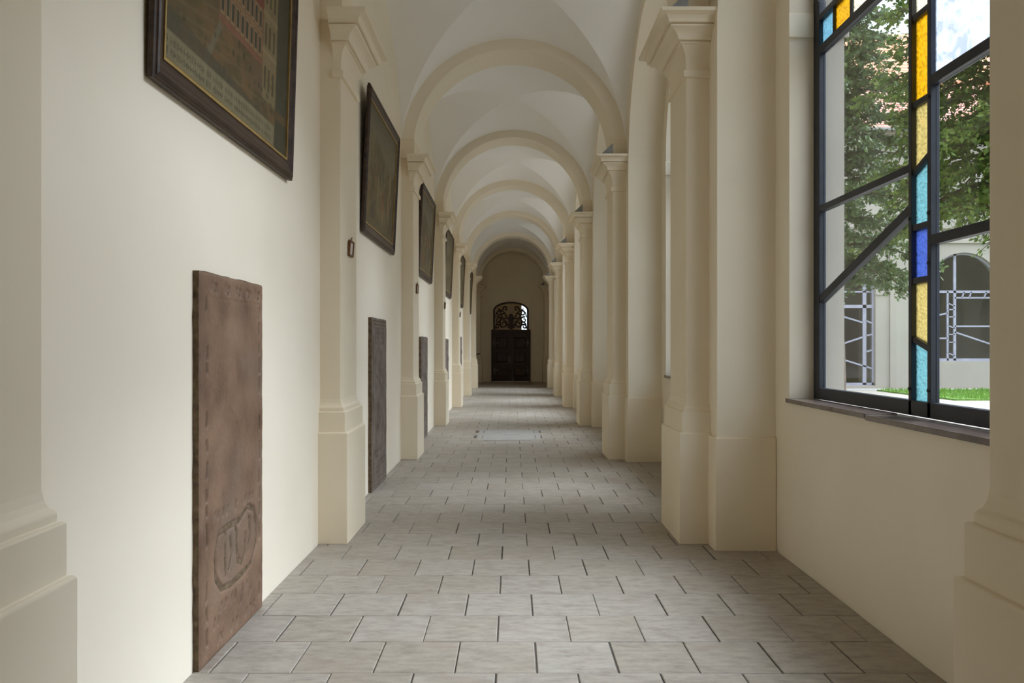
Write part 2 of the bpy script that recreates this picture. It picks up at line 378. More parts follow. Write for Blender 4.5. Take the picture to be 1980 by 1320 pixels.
def pilaster(side, k, wall):
    xf, xw = (XLS, -XL+0.01) if side < 0 else (XRS, XR+0.01)
    xcap = 1.465 if side < 0 else xw
    half = 0.325; yc = PY(k)
    sh = u_sweep(side, xf, half, xw, [(0,1.12),(0,4.45)], yc).build('pilaster', M['pier'], wall, bevel=0.008)
    u_sweep(side, xf, half, xw, BASE, yc).build('plinth', M['pier'], sh, bevel=0.005)
    u_sweep(side, xf, half, xcap, CAP, yc).build('capital', M['pier'], sh, smooth=25)
    u_sweep(side, xf, half, xw, [(0.012,4.26),(0.012,4.53),(0.0,4.545)], yc).build('impost', M['pier'], sh)
    if side > 0:
        mb = MB(); x0, x1 = xf-0.20, xf-0.011
        mb.prism([(x0,4.268),(x1,4.268),(x1,4.44)], yc-0.46, yc+0.46, 'y').build('weathering', M['lead'], sh)
    return sh
for k in range(K0, K1+1):
    pilaster(-1, k, wl); pilaster(1, k, wr)
    if k < K1:
        MB().box(XR-0.025, XN+0.0, PY(k)-0.60, PY(k)+0.60, -0.02, 0.885).build('pier_plinth', M['pier'], wr, bevel=0.012)
# imposts on the window jambs, inside and outside
for k in range(0, 6):
    for s in (-1, 1):
        y = MID(k)+s*1.51
        MB().box(XN-0.012, 2.248, min(y, y-s*0.022), max(y, y-s*0.022), 3.90, 4.08).build('jamb_impost', M['plaster'], wr, bevel=0.006)
        MB().box(2.305, XO+0.03, min(y, y-s*0.022), max(y, y-s*0.022), 3.90, 4.08).build('jamb_impost', M['outer'], wr, bevel=0.006)

# ---- vault
ce = tag(empty('ceiling', (0, 0, 0)), kind='structure')
def vault_bay(k):
    ya, yb = PY(k)+0.32, PY(k+1)-0.32; ym, a = (ya+yb)/2, (yb-ya)/2
    n = 48; xc, R, H = 0.02, 1.59, 1.555
    ths = [PI*i/n for i in range(n+1)]
    bm = bmesh.new(); V = {}
    for i, p in enumerate(ths):
        for j, q in enumerate(ths):
            V[i,j] = bm.verts.new((xc - R*math.cos(p), ym - a*math.cos(q), ZC + H*max(math.sin(p), math.sin(q))))
    for i in range(n):
        for j in range(n):
            q = [V[i,j],V[i+1,j],V[i+1,j+1],V[i,j+1]]
            if i == j: bm.faces.new((q[0],q[1],q[2])); bm.faces.new((q[0],q[2],q[3]))
            elif i+j == n-1: bm.faces.new((q[0],q[1],q[3])); bm.faces.new((q[1],q[2],q[3]))
            else: bm.faces.new(q)
    bmesh.ops.recalc_face_normals(bm, faces=bm.faces)
    for f in bm.faces: f.smooth = True
    idx = {}
    for i in range(n+1): idx[V[i,i]] = 1; idx.setdefault(V[i,n-i], 2)
    for e in bm.edges:
        va, vb = e.verts
        if va in idx and vb in idx: e.smooth = False
    me = bpy.data.meshes.new('vault_bay'); bm.to_mesh(me); bm.free()
    return link('vault_bay', me, M['vault'], ce)
for k in range(K0, K1): vault_bay(k)
def trans_arch(k):
    mb = MB(); n = 56; yc = PY(k); r0, r1, xc = 1.41, 1.66, 0.01
    vs = []; fs = []
    for i in range(n+1):
        t = PI*i/n
        for r, y in ((r0,yc-0.325),(r0,yc+0.325),(r1,yc+0.325),(r1,yc-0.325)):
            vs.append((xc - r*math.cos(t), y, ZC + r*math.sin(t)*(1.0 if r == r0 else 1.0)))
    for i in range(n):
        for j in range(4): fs.append((4*i+j, 4*i+(j+1)%4, 4*i+4+(j+1)%4, 4*i+4+j))
    fs += [(0,1,2,3), (4*n+3,4*n+2,4*n+1,4*n)]
    return mb.add(vs, fs).build('transverse_arch', M['plaster'], ce, smooth=30)
for k in range(K0, K1+1): trans_arch(k)
MB().box(XL-0.35, XO, 30.3, YE+0.3, 6.05, 6.2).build('ceiling_backing', M['vault'], ce)

# ---- windows
ZB, ZT = 1.21, 5.60
def pane_poly(v0, v1, z0, z1=None, r=1.47, zc=4.13):
    """outline in (v,z); without z1 the top follows the window arch"""
    if z1 is not None:
        if isinstance(z0, tuple) or isinstance(z1, tuple):
            za = z0 if isinstance(z0, tuple) else (z0,z0); zb = z1 if isinstance(z1, tuple) else (z1,z1)
            return [(v0,za[0]),(v1,za[1]),(v1,zb[1]),(v0,zb[0])]
        return [(v0,z0),(v1,z0),(v1,z1),(v0,z1)]
    pts = [(v0,z0),(v1,z0)]
    for i in range(13):
        v = v1 + (v0-v1)*i/12; pts.append((v, zc+math.sqrt(max(0.0, r*r-v*v))))
    return pts
def make_window():
    root = empty('window_1', (0,0,0))
    X0, X1 = 2.25, 2.30; XG = 2.281
    st, gl = M['steel'], M['clear']
    def bar(name, v0, v1, z0, z1, x0=X0, x1=X1, mat=st): return MB().box(x0, x1, v0, v1, z0, z1).build(name, mat, root, bevel=0.003)
    def sbar(name, va, za, vb, zb, h, x0=X0+0.004, x1=X1-0.002):
        return MB().prism([(va,za-h/2),(vb,zb-h/2),(vb,zb+h/2),(va,za+h/2)], x0, x1, 'x').build(name, st, root, bevel=0.003)
    bar('stile', 1.40, 1.51, ZB, 4.13); bar('stile', -1.51, -1.40, ZB, 4.13)
    bar('bottom_rail', -1.40, 1.40, ZB, 1.295)
    # arched head
    mb = MB(); n = 32; vs = []; fs = []
    for i in range(n+1):
        t = PI*i/n
        for r, x in ((1.42,X0),(1.51,X0),(1.51,X1),(1.42,X1)): vs.append((x, -r*math.cos(t), 4.13+r*math.sin(t)))
    for i in range(n):
        for j in range(4): fs.append((4*i+j, 4*i+(j+1)%4, 4*i+4+(j+1)%4, 4*i+4+j))
    fs += [(0,1,2,3),(4*n,4*n+1,4*n+2,4*n+3)]
    mb.add(vs, fs).build('arched_head', st, root, smooth=30)
    va0, va1, vb0, vb1 = 0.05, 0.085, -0.155, -0.12
    bar('mullion', va0, va1, ZB, 5.60); bar('mullion', vb0, vb1, ZB, 5.60)
    # left (far) light
    bar('crossbar', va1, 1.40, 2.585, 2.63); sbar('diagonal_bar', va1, 2.375, 1.40, 1.945, 0.062)
    bar('crossbar', va1, 1.40, 3.745, 3.80); bar('crossbar', va1, 1.40, 3.985, 4.03)
    def pane(v0, v1, z0, z1=None, mat=gl, name='pane'):
        return MB().prism(pane_poly(v0, v1, z0, z1), XG-0.003, XG+0.003, 'x').build(name, mat, root)
    pane(va1, 1.40, 1.295, (2.345, 1.915)); pane(va1, 1.40, (2.405, 1.975), 2.585); pane(va1, 1.40, 2.63, 3.745)
    # coloured band
    cuts = [1.40, 1.17, 0.885, 0.62, 0.33, va1]; cols = ['g_sky','g_amber','g_cream','g_teal','g_pale']
    for i in range(5):
        pane(cuts[i+1]+(0.012 if i < 4 else 0), cuts[i]-(0.012 if i > 0 else 0), 3.80, 3.985, M[cols[i]], 'coloured_pane')
        if i < 4: bar('divider', cuts[i+1]-0.012, cuts[i+1]+0.012, 3.80, 3.985, X0+0.01, X1-0.01)
    pane(va1, 1.38, 4.03, None)
    # coloured strip between the mullions
    hv = 0.017
    strip = [(3.455,None,'g_cream'),(2.975,3.435,'g_amber'),(2.60,2.94,'g_pale'),(2.285,2.59,'g_teal'),(1.987,2.245,'g_blue'),(1.625,1.947,'g_pale'),(1.295,1.61,'g_teal')]
    cutz = [(3.445,3.445),(2.957,2.957),(2.575,2.64),(2.265,2.265),(1.967,1.967),(1.64,1.585)]   # (far side, near side)
    prev = None
    for i, (zlo, zhi, c) in enumerate(strip):
        top = None if i == 0 else (cutz[i-1][1]-hv, cutz[i-1][0]-hv)
        bot = (cutz[i][1]+hv, cutz[i][0]+hv) if i < 6 else (1.295,1.295)
        if top is None:
            pane(vb1, va0, bot[0], None, M[c], 'coloured_pane')
        else: pane(vb1, va0, bot, top, M[c], 'coloured_pane')
        if i < 6: sbar('divider', vb1, cutz[i][1], va0, cutz[i][0], 2*hv, X0+0.006, X1-0.006)
    # right (near) light
    for za, zb in ((2.145,2.20),(3.005,3.06),(3.985,4.03)): bar('crossbar', -1.40, vb0, za, zb)
    pane(-1.40, vb0, 1.295, 2.145); pane(-1.40, vb0, 2.20, 3.005); pane(-1.40, vb0, 3.06, 3.985, M['g_wave'], 'textured_pane'); pane(-1.38, vb0, 4.03, None)
    # bolts on the mullions
    for v, z0 in ((vb0+0.0175, 1.36),(vb0+0.0175, 2.05),(vb0+0.0175, 2.32),(vb0+0.0175, 2.95),(va0+0.0175,1.36),(va0+0.0175,2.32)):
        mb = MB(); mb.tube([(X0-0.008, v, z0), (X0+0.004, v, z0)], 0.009, 8); mb.build('bolt', M['darkiron'], root)
    # sill boards
    for v0, v1, dz in ((0.20, 1.535, 0.0), (-1.535, 0.19, -0.008)):
        MB().box(XN-0.022, 2.245, v0, v1, ZB-0.032+dz, ZB+dz).build('sill_board', M['sill'], root, bevel=0.004)
    return root
w1 = make_window()
for i, k in enumerate(range(0, 6)):
    o = w1 if i == 0 else copy_tree(w1)
    o.name = 'window_%d' % (i+1); o.location = (0, MID(k), 0); tag(o, kind='structure')

# ---- door at the end of the walk
dr = tag(empty('door_1', (DX, YE, 0)), kind='structure')
YD = -0.05
d = M['door']
for x0, x1 in ((-0.885,-0.80),(0.80,0.885)): MB().box(x0, x1, -0.07, 0.0, 0, 2.27).build('door_frame', d, dr, bevel=0.006)
MB().box(-0.885, 0.885, -0.08, 0.06, 2.19, 2.34).build('transom_bar', d, dr, bevel=0.008)
for s in (-1, 1):
    xa, xb = (-0.80, -0.004) if s < 0 else (0.004, 0.80)
    lf = MB().box(xa, xb, -0.035, 0.012, 0.01, 2.19).build('door_leaf', d, dr, bevel=0.003)
    for xx in ((xa, xa+0.11), (xb-0.11, xb)): MB().box(*xx, -0.058, -0.035, 0.01, 2.19).build('stile', d, lf, bevel=0.004)
    zs = [0.01, 0.20, 0.70, 0.83, 1.33, 1.46, 2.02, 2.19]
    for i in range(0, 8, 2): MB().box(xa+0.11, xb-0.11, -0.058, -0.035, zs[i], zs[i+1]).build('rail', d, lf, bevel=0.004)
    for i in range(1, 7, 2):
        mb = MB(); x0, x1, z0, z1 = xa+0.135, xb-0.135, zs[i]+0.03, zs[i+1]-0.03; b = 0.06
        mb.add([(x0,-0.035,z0),(x1,-0.035,z0),(x1,-0.035,z1),(x0,-0.035,z1),(x0+b,-0.056,z0+b),(x1-b,-0.056,z0+b),(x1-b,-0.056,z1-b),(x0+b,-0.056,z1-b)],
               [(4,5,6,7),(0,1,5,4),(1,2,6,5),(2,3,7,6),(3,0,4,7),(3,2,1,0)])
        mb.build('door_panel', d, lf)
    for zc in (0.50, 1.75):
        mb = MB(); xh = s*0.80
        mb.tube([(xh,-0.064,zc),(xh-s*0.20,-0.064,zc)], [0.022,0.010], 6)
        for q in (-1, 1):
            mb.tube([(xh-s*0.03,-0.064,zc),(xh-s*0.06,-0.064,zc+q*0.09),(xh-s*0.11,-0.064,zc+q*0.13),(xh-s*0.12,-0.064,zc+q*0.08)], [0.018,0.016,0.012,0.008], 6)
            mb.tube([(xh-s*0.16,-0.064,zc),(xh-s*0.21,-0.064,zc+q*0.035)], [0.010,0.014], 6)
        mb.build('strap_hinge', M['iron'], lf)
MB().box(-0.03, 0.03, -0.066, -0.058, 0.01, 2.19).build('meeting_strip', d, dr)
mb = MB(); mb.tube([(-0.085,-0.066,0.90),(-0.085,-0.10,0.95),(-0.085,-0.105,1.05),(-0.085,-0.066,1.12)], 0.016, 8); mb.box(-0.11,-0.06,-0.064,-0.058,0.86,1.16)
mb.build('door_handle', M['iron'], dr)
mb = MB(); mb.tube([(0.085,-0.07,0.10),(0.085,-0.07,0.46)], 0.012, 6); mb.tube([(0.085,-0.07,0.03),(0.085,-0.07,0.16)], 0.032, 8); mb.build('floor_bolt', M['iron'], dr)
# fanlight
def fan_pt(t, a, b): return (-a*math.cos(t), 3.20 + b*math.sin(t))
n = 28; vs = []; fs = []
for i in range(n+1):
    t = PI*i/n
    for (a, b), y in (((0.72,0.32),-0.05),((0.80,0.40),-0.05),((0.80,0.40),0.05),((0.72,0.32),0.05)):
        x, z = fan_pt(t, a, b); vs.append((x, y, z))
for i in range(n):
    for j in range(4): fs.append((4*i+j,4*i+(j+1)%4,4*i+4+(j+1)%4,4*i+4+j))
mb = MB().add(vs, fs + [(0,1,2,3),(4*n,4*n+1,4*n+2,4*n+3)]); mb.box(-0.80,-0.72,-0.05,0.05,2.34,3.20); mb.box(0.72,0.80,-0.05,0.05,2.34,3.20)
mb.build('fanlight_frame', d, dr, smooth=30)
pts = [(-0.72,2.34),(0.72,2.34)] + [(-fan_pt(PI*i/16,0.72,0.32)[0], fan_pt(PI*i/16,0.72,0.32)[1]) for i in range(17)]
MB().prism(pts, 0.030, 0.036, 'y').build('fanlight_glass', M['clear'], dr)
def spiral(cx, cz, r, t0, turns, s, n=22):
    return [(s*(cx + r*(1-0.72*i/n)*math.cos(t0+turns*2*PI*i/n)), 0.0, cz + r*(1-0.72*i/n)*math.sin(t0+turns*2*PI*i/n)) for i in range(n+1)]
for s in (-1, 1):
    mb = MB()
    for cx, cz, r, t0, tn in ((0.30,2.98,0.16,-2.6,1.1),(0.52,3.08,0.13,2.6,-1.1),(0.58,2.78,0.15,1.2,1.15),(0.33,2.60,0.17,0.6,-1.2),(0.60,2.48,0.11,2.6,-1.1),(0.25,3.28,0.12,-0.5,1.0),(0.14,2.48,0.09,0.2,1.0)):
        mb.tube(spiral(cx, cz, r, t0, tn, s), [0.046-0.018*i/22 for i in range(23)], 6, flat=0.6)
    mb.tube([(s*0.06,0,2.42),(s*0.22,0,2.72),(s*0.42,0,2.80),(s*0.66,0,2.62),(s*0.71,0,2.38)], 0.034, 6, flat=0.6)
    mb.tube([(s*0.12,0,2.80),(s*0.30,0,3.12),(s*0.50,0,3.25),(s*0.66,0,3.10),(s*0.70,0,2.90)], 0.030, 6, flat=0.6)
    mb.tube([(s*0.44,0,2.40),(s*0.47,0,2.70),(s*0.42,0,2.95),(s*0.56,0,3.30)], 0.026, 6, flat=0.6)
    mb.build('carved_scroll', d, dr, smooth=60)
MB().prism([(-0.06,2.36),(0.06,2.36),(0.14,2.50),(0.10,2.62),(0.15,2.82),(0.10,2.98),(0.05,3.05),(-0.05,3.05),(-0.10,2.98),(-0.15,2.82),(-0.10,2.62),(-0.14,2.50)], -0.03, 0.025, 'y').build('carved_shield', d, dr, bevel=0.01)
MB().prism([(-0.05,3.06),(0.05,3.06),(0.11,3.14),(0.10,3.26),(0.04,3.34),(0.0,3.42),(-0.04,3.34),(-0.10,3.26),(-0.11,3.14)], -0.04, 0.02, 'y').build('carved_finial', M['finial'], dr, bevel=0.012)
# vestibule behind the fanlight, lit by an opening on its right
mb = MB(); yv = YE+0.35
mb.box(-2.2, -2.0, yv, yv+3.2, 0, 5); mb.box(2.0, 2.2, yv, yv+3.2, 0, 5); mb.box(-2.2, 2.2, yv, yv+3.2, 5.0, 5.2)
mb.box(-2.2, 0.46, yv+3.0, yv+3.2, 0, 5); mb.box(0.46, 2.2, yv+3.0, yv+3.2, 0, 2.2); mb.box(0.46, 2.2, yv+3.0, yv+3.2, 4.6, 5); mb.box(1.6,2.2,yv+3.0,yv+3.2,2.2,4.6)
mb.box(-2.2,2.2,yv,yv+3.2,-0.2,0.0)
tag(mb.build('wall_vestibule', M['vest']), kind='structure')

# ================================================================== PAINTINGS
def smooth(e0, e1, x):
    t = np.clip((x-e0)/(e1-e0), 0, 1); return t*t*(3-2*t)
def vnoise(u, v, sc, seed):
    rs = np.random.RandomState(seed); g = rs.rand(64, 64)
    x = u*sc; y = v*sc; xi = np.floor(x).astype(int); yi = np.floor(y).astype(int); fx = x-xi; fy = y-yi
    fx = fx*fx*(3-2*fx); fy = fy*fy*(3-2*fy)
    G = lambda a, b: g[a % 64, b % 64]
    return (G(xi,yi)*(1-fx)+G(xi+1,yi)*fx)*(1-fy)+(G(xi,yi+1)*(1-fx)+G(xi+1,yi+1)*fx)*fy
def fbm(u, v, sc, seed):
    return sum(vnoise(u, v, sc*2**i, seed+i)*0.5**i for i in range(4))/1.875
def put(C, m, col, a=1.0):
    m = np.clip(m, 0, 1)[..., None]*a; C[...] = C*(1-m) + np.array(col)*m
def paint_view(U, V):
    """old bird's-eye view of a monastery: caption strip, paths, long wing with windows, pale tower"""
    n1 = fbm(U, V, 7, 11); n2 = fbm(U, V*1.3, 18, 21)
    C = np.ones(U.shape+(3,))*np.array((0.105,0.085,0.056))
    put(C, smooth(0.45,0.7,n1), (0.135,0.10,0.06)); put(C, smooth(0.5,0.75,n2)*0.7, (0.075,0.075,0.048))
    sky = smooth(0.80,0.88,V); put(C, sky, (0.16,0.165,0.145)); put(C, sky*smooth(0.5,0.7,n1), (0.20,0.19,0.16))
    hill = (V > 0.70+0.06*np.sin(U*9)) & (V < 0.84); put(C, hill*1.0, (0.085,0.095,0.065))
    rect = lambda a, b, c, dd, s=0.004: smooth(a-s,a+s,U)*(1-smooth(b-s,b+s,U))*smooth(c-s,c+s,V)*(1-smooth(dd-s,dd+s,V))
    # garden beds, paths
    for i in range(7):
        d_ = np.abs((V-0.13) - (0.05*i + (U-0.2)*(0.10+0.05*i))); put(C, (1-smooth(0.004,0.010,d_))*(U > 0.08), (0.15,0.125,0.09), 0.45)
    put(C, (1-smooth(0.012,0.02,np.abs(U-(0.25+0.5*(V-0.12)))))*(V < 0.45), (0.14,0.145,0.13), 0.7)
    put(C, rect(0.10,0.22,0.30,0.42), (0.10,0.09,0.05)); put(C, rect(0.20,0.33,0.42,0.56), (0.16,0.15,0.10)); put(C, rect(0.19,0.34,0.55,0.60), (0.15,0.065,0.05))
    # long wing
    put(C, rect(0.34,0.72,0.36,0.62), (0.165,0.105,0.075)); put(C, rect(0.33,0.73,0.61,0.74), (0.15,0.06,0.05))
    put(C, rect(0.34,0.72,0.345,0.365), (0.19,0.10,0.085)); put(C, rect(0.34,0.72,0.485,0.495), (0.22,0.17,0.12))
    for i in range(9):
        u0 = 0.352+i*0.0405
        for v0 in (0.39, 0.515):
            put(C, rect(u0-0.004,u0+0.026,v0-0.012,v0+0.088,0.002), (0.23,0.19,0.14)); put(C, rect(u0+0.001,u0+0.021,v0,v0+0.076,0.002), (0.045,0.05,0.045))
    # tower and church front
    put(C, rect(0.72,0.865,0.20,0.92), (0.185,0.165,0.115)); put(C, rect(0.715,0.87,0.60,0.625), (0.23,0.205,0.15)); put(C, rect(0.715,0.87,0.42,0.44), (0.23,0.205,0.15))
    for u0 in (0.735,0.775,0.82):
        for v0 in (0.25,0.46,0.66,0.80): put(C, rect(u0,u0+0.02,v0,v0+0.11,0.003), (0.08,0.075,0.055))
    put(C, rect(0.60,0.72,0.20,0.34), (0.12,0.095,0.07)); put(C, rect(0.865,1.01,0.0,1.01), (0.062,0.064,0.054)); put(C, rect(0.87,1.0,0.16,0.20), (0.11,0.085,0.055))
    # trees and figures in front
    rs = np.random.RandomState(5)
    for i in range(46):
        cu, cv, r = rs.uniform(0.03,0.84), rs.uniform(0.12,0.34), rs.uniform(0.008,0.022)
        d_ = np.hypot((U-cu)*1.5, V-cv); put(C, 1-smooth(r*0.6,r,d_), (0.055,0.06,0.042) if i % 3 else (0.16,0.10,0.055), 0.8)
    # dark wedge and caption strip with two lines of worn lettering
    put(C, (V < 0.20-0.10*U)*(U < 0.8)*1.0, (0.068,0.07,0.06), 0.7)
    put(C, rect(0.005,0.86,0.015,0.115), (0.185,0.185,0.145)); put(C, rect(0.0,0.87,0.0,0.014), (0.24,0.20,0.10))
    rs = np.random.RandomState(9); u0 = 0.02
    while u0 < 0.82:
        wd = rs.uniform(0.006,0.011)
        if rs.rand() > 0.16:
            for row in (0.066, 0.028):
                k = rs.randint(4); h = 0.030
                if k in (0,2): put(C, rect(u0,u0+0.0028,row,row+h,0.001), (0.05,0.05,0.042), 0.85)
                if k in (0,1): put(C, rect(u0+wd-0.0028,u0+wd,row,row+h,0.001), (0.05,0.05,0.042), 0.85)
                if k in (1,2,3): put(C, rect(u0,u0+wd,row+h*0.5-0.003,row+h*0.5+0.003,0.001), (0.05,0.05,0.042), 0.85)
                if k == 3: put(C, rect(u0+wd/2-0.0014,u0+wd/2+0.0014,row,row+h,0.001), (0.05,0.05,0.042), 0.85)
        u0 += wd+0.004
    return C
def paint_scene(seed):
    def fn(U, V):
        rs = np.random.RandomState(seed)
        n1 = fbm(U, V, 5, seed*3+1); n2 = fbm(U*1.4, V, 13, seed*3+2)
        C = np.ones(U.shape+(3,))*np.array((0.085,0.078,0.055))
        put(C, smooth(0.4,0.7,n1), (0.125,0.12,0.088)); put(C, smooth(0.55,0.7,n2), (0.10,0.075,0.05), 0.8)
        hz = 0.55+0.1*rs.rand(); put(C, smooth(hz,hz+0.12,V+0.08*np.sin(U*5+seed)), (0.125,0.13,0.115)); put(C, smooth(0.75,1.0,V), (0.075,0.075,0.06), 0.7)
        for i in range(16):
            cu, cv = rs.uniform(0.08,0.92), rs.uniform(0.12,0.6); h = rs.uniform(0.06,0.16)
            col = [(0.16,0.065,0.045),(0.18,0.15,0.10),(0.06,0.07,0.06),(0.13,0.10,0.05),(0.05,0.06,0.065)][rs.randint(5)]
            put(C, 1-smooth(0.6,1.0,np.hypot((U-cu)/(h*0.32),(V-cv)/h)), col, 0.75); put(C, 1-smooth(0.7,1.0,np.hypot((U-cu)/(h*0.15),(V-cv-h*1.05)/(h*0.24))), (0.17,0.12,0.085), 0.8)
        d_ = np.abs(V-(0.1+0.6*U)); put(C, 1-smooth(0.01,0.03,d_), (0.15,0.14,0.10), 0.35)
        put(C, 1-smooth(0.07,0.085,V), (0.10,0.095,0.07), 0.7); return C*1.35
    return fn
FW, FH = 2.15, 1.53
def painting(y, zb, tilt, fn, label, res, name='framed_painting', w=FW, h=FH):
    root = empty(name, (XL+0.012, y, zb)); root.rotation_euler = (0, math.radians(tilt), 0)
    tag(root, label, 'painting', 'framed paintings along the left wall')
    fw = 0.115
    # local: x out of the wall, y along, z up; mitred rails of a moulded profile (inset from outer edge, height)
    prof = [(0,0),(0,0.030),(0.006,0.036),(0.016,0.036),(0.020,0.044),(0.032,0.050),(0.044,0.046),(0.050,0.036),(0.056,0.034),(0.068,0.034),(0.074,0.030),(0.100,0.020),(fw,0.018),(fw,0.0)]
    cs = [(-w/2,0,1,1),(w/2,0,-1,1),(w/2,h,-1,-1),(-w/2,h,1,-1)]
    for a in range(4):
        b = (a+1) % 4; vs = []
        for (cy,cz,sy,sz) in (cs[a], cs[b]):
            for ins, ht in prof: vs.append((ht*0.8, cy+sy*ins, cz+sz*ins))
        n_ = len(prof); fs = [(i,i+1,n_+i+1,n_+i) for i in range(n_-1)] + [(n_-1,0,n_,2*n_-1), tuple(range(n_)), tuple(range(2*n_-1,n_-1,-1))]
        MB().add(vs, fs).build('frame_rail', M['frame'], root, smooth=25)
    mb = MB(); y0, y1, z0, z1 = -w/2+fw, w/2-fw, fw, h-fw; g = 0.014
    mb.box(0.006,0.020,y0,y0+g,z0,z1); mb.box(0.006,0.020,y1-g,y1,z0,z1); mb.box(0.006,0.020,y0+g,y1-g,z0,z0+g); mb.box(0.006,0.020,y0+g,y1-g,z1-g,z1)
    mb.build('gilt_slip', M['gilt'], root)
    ny, nz = res; us = np.linspace(0,1,ny); vs_ = np.linspace(0,1,nz); U, V = np.meshgrid(us, vs_, indexing='ij')
    C = fn(U, V)
    P = np.stack([np.full(U.shape,0.008), y0+0.01+(y1-y0-0.02)*U, z0+0.01+(z1-z0-0.02)*V], -1).reshape(-1,3)
    ii, jj = np.meshgrid(np.arange(ny-1), np.arange(nz-1), indexing='ij'); a = (ii*nz+jj).ravel()
    F = np.stack([a, a+nz, a+nz+1, a+1], -1)
    me = bpy.data.meshes.new('canvas'); me.from_pydata(P.tolist(), [], F.tolist())
    at = me.color_attributes.new('paint', 'FLOAT_COLOR', 'POINT'); col = np.ones((len(P),4), dtype=np.float32); col[:,:3] = C.reshape(-1,3)*np.array((1.12,0.98,0.76))
    at.data.foreach_set('color', col.ravel()); link('canvas', me, M['canvas'], root)
    MB().box(-0.010,0.004,-w/2+0.02,w/2-0.02,0.02,h-0.02).build('backing_board', M['frame'], root)
    return root
painting(MID(0)+0.03, 2.75, 1.8, paint_view, 'large dark framed painting of a monastery with rows of windows, nearest on the left wall', (330,220))
painting(MID(1)+0.04, 2.78, 2.7, paint_scene(4), 'second dark framed painting from the front, murky green, above the grey carved slab', (120,80))
lab = {2:'third dark framed painting from the front, hung between the second and third pilasters', 3:'fourth framed painting from the front, narrow glimpse between two left pilasters',
       4:'fifth framed painting from the front, a dark sliver deep in the left arcade', 5:'last and most distant framed painting on the left wall before the end bay'}
for k in (2,3,4,5):
    painting(MID(k)+0.08, 2.78, 2.6, paint_scene(4+3*k), lab[k], (80,54))

# small prints hanging on the left pilasters
slab_l = {1:'tiny wooden frame with a pale print hung on the nearest full left pilaster', 2:'tiny wooden frame on the second left pilaster, below the third painting',
          3:'tiny wooden frame on the third left pilaster', 4:'tiny wooden frame on the fourth left pilaster, barely visible'}
for k in (1,2,3,4):
    r = tag(empty('small_picture', (-XLS+0.001, PY(k)+0.02, 2.37)), slab_l[k], 'picture frame', 'small frames hung on the pilasters')
    r.rotation_euler = (0, math.radians(4), 0)
    w2, h2, t = 0.085, 0.135, 0.016
    for a in ((-w2,-w2+t,0,h2),(w2-t,w2,0,h2),(-w2+t,w2-t,0,t),(-w2+t,w2-t,h2-t,h2)):
        MB().box(0, 0.018, *a).build('frame_rail', M['brownwood'], r, bevel=0.002)
    MB().box(0.002, 0.008, -w2+t, w2-t, t, h2-t).build('print', M['paper'], r)
    mb = MB(); mb.tube([(0.0,0,h2+0.012),(0.012,0,h2+0.03)], 0.004, 6); mb.tube([(0.006,-0.03,h2),(0.008,0,h2+0.022),(0.006,0.03,h2)], 0.002, 5); mb.build('hook', M['darkiron'], r)

# ================================================================== GRAVE SLABS
def seg_d(U, V, pts):
    D = np.full(U.shape, 9.0)
    for (a, b), (c, e) in zip(pts, pts[1:]):
        dx, dy = c-a, e-b; L = dx*dx+dy*dy+1e-9; t = np.clip(((U-a)*dx+(V-b)*dy)/L, 0, 1)
        D = np.minimum(D, np.hypot(U-a-t*dx, V-b-t*dy))
    return D
def groove(H, U, V, pts, wd, dep): H -= dep*np.exp(-(seg_d(U, V, pts)/wd)**2)
def slab(y0, y1, z1, thick, fn, mat, label, res, wall_x=XL, side=1, z0=0.0):
    """carved stone slab let into the wall; U along the wall (m), V up (m)"""
    root = empty('grave_slab', (wall_x, (y0+y1)/2, z0)); tag(root, label, 'grave slab', 'stone grave slabs set upright against the walls')
    W, Hh = y1-y0, z1-z0; ny, nz = res
    U, V = np.meshgrid(np.linspace(0,W,ny), np.linspace(0,Hh,nz), indexing='ij')
    H = fn(U, V, W, Hh); e = np.minimum(np.minimum(U, W-U), np.minimum(V, Hh-V)); H -= 0.010*np.exp(-(e/0.008)**2)
    P = np.stack([side*(thick+H), U-W/2, V], -1).reshape(-1,3)
    ii, jj = np.meshgrid(np.arange(ny-1), np.arange(nz-1), indexing='ij'); a = (ii*nz+jj).ravel()
    me = bpy.data.meshes.new('carved_face'); me.from_pydata(P.tolist(), [], np.stack([a,a+nz,a+nz+1,a+1],-1).tolist())
    link('carved_face', me, mat, root, smooth=60)
    # rough edge of the block, slightly uneven
    rs = random.Random(int(y0*100)); mb = MB(); n_ = 26; jit = lambda: rs.uniform(-0.006,0.006)
    ring = [(-W/2+jit(), Hh*i/n_) for i in range(n_+1)] + [(-W/2+W*i/10, Hh+jit()) for i in range(1,10)] + [(W/2+jit(), Hh*(1-i/n_)) for i in range(n_+1)]
    mb.prism(ring, -side*0.01, side*(thick-0.009), 'x'); mb.build('block_edge', M['slab_edge'], root)
    return root
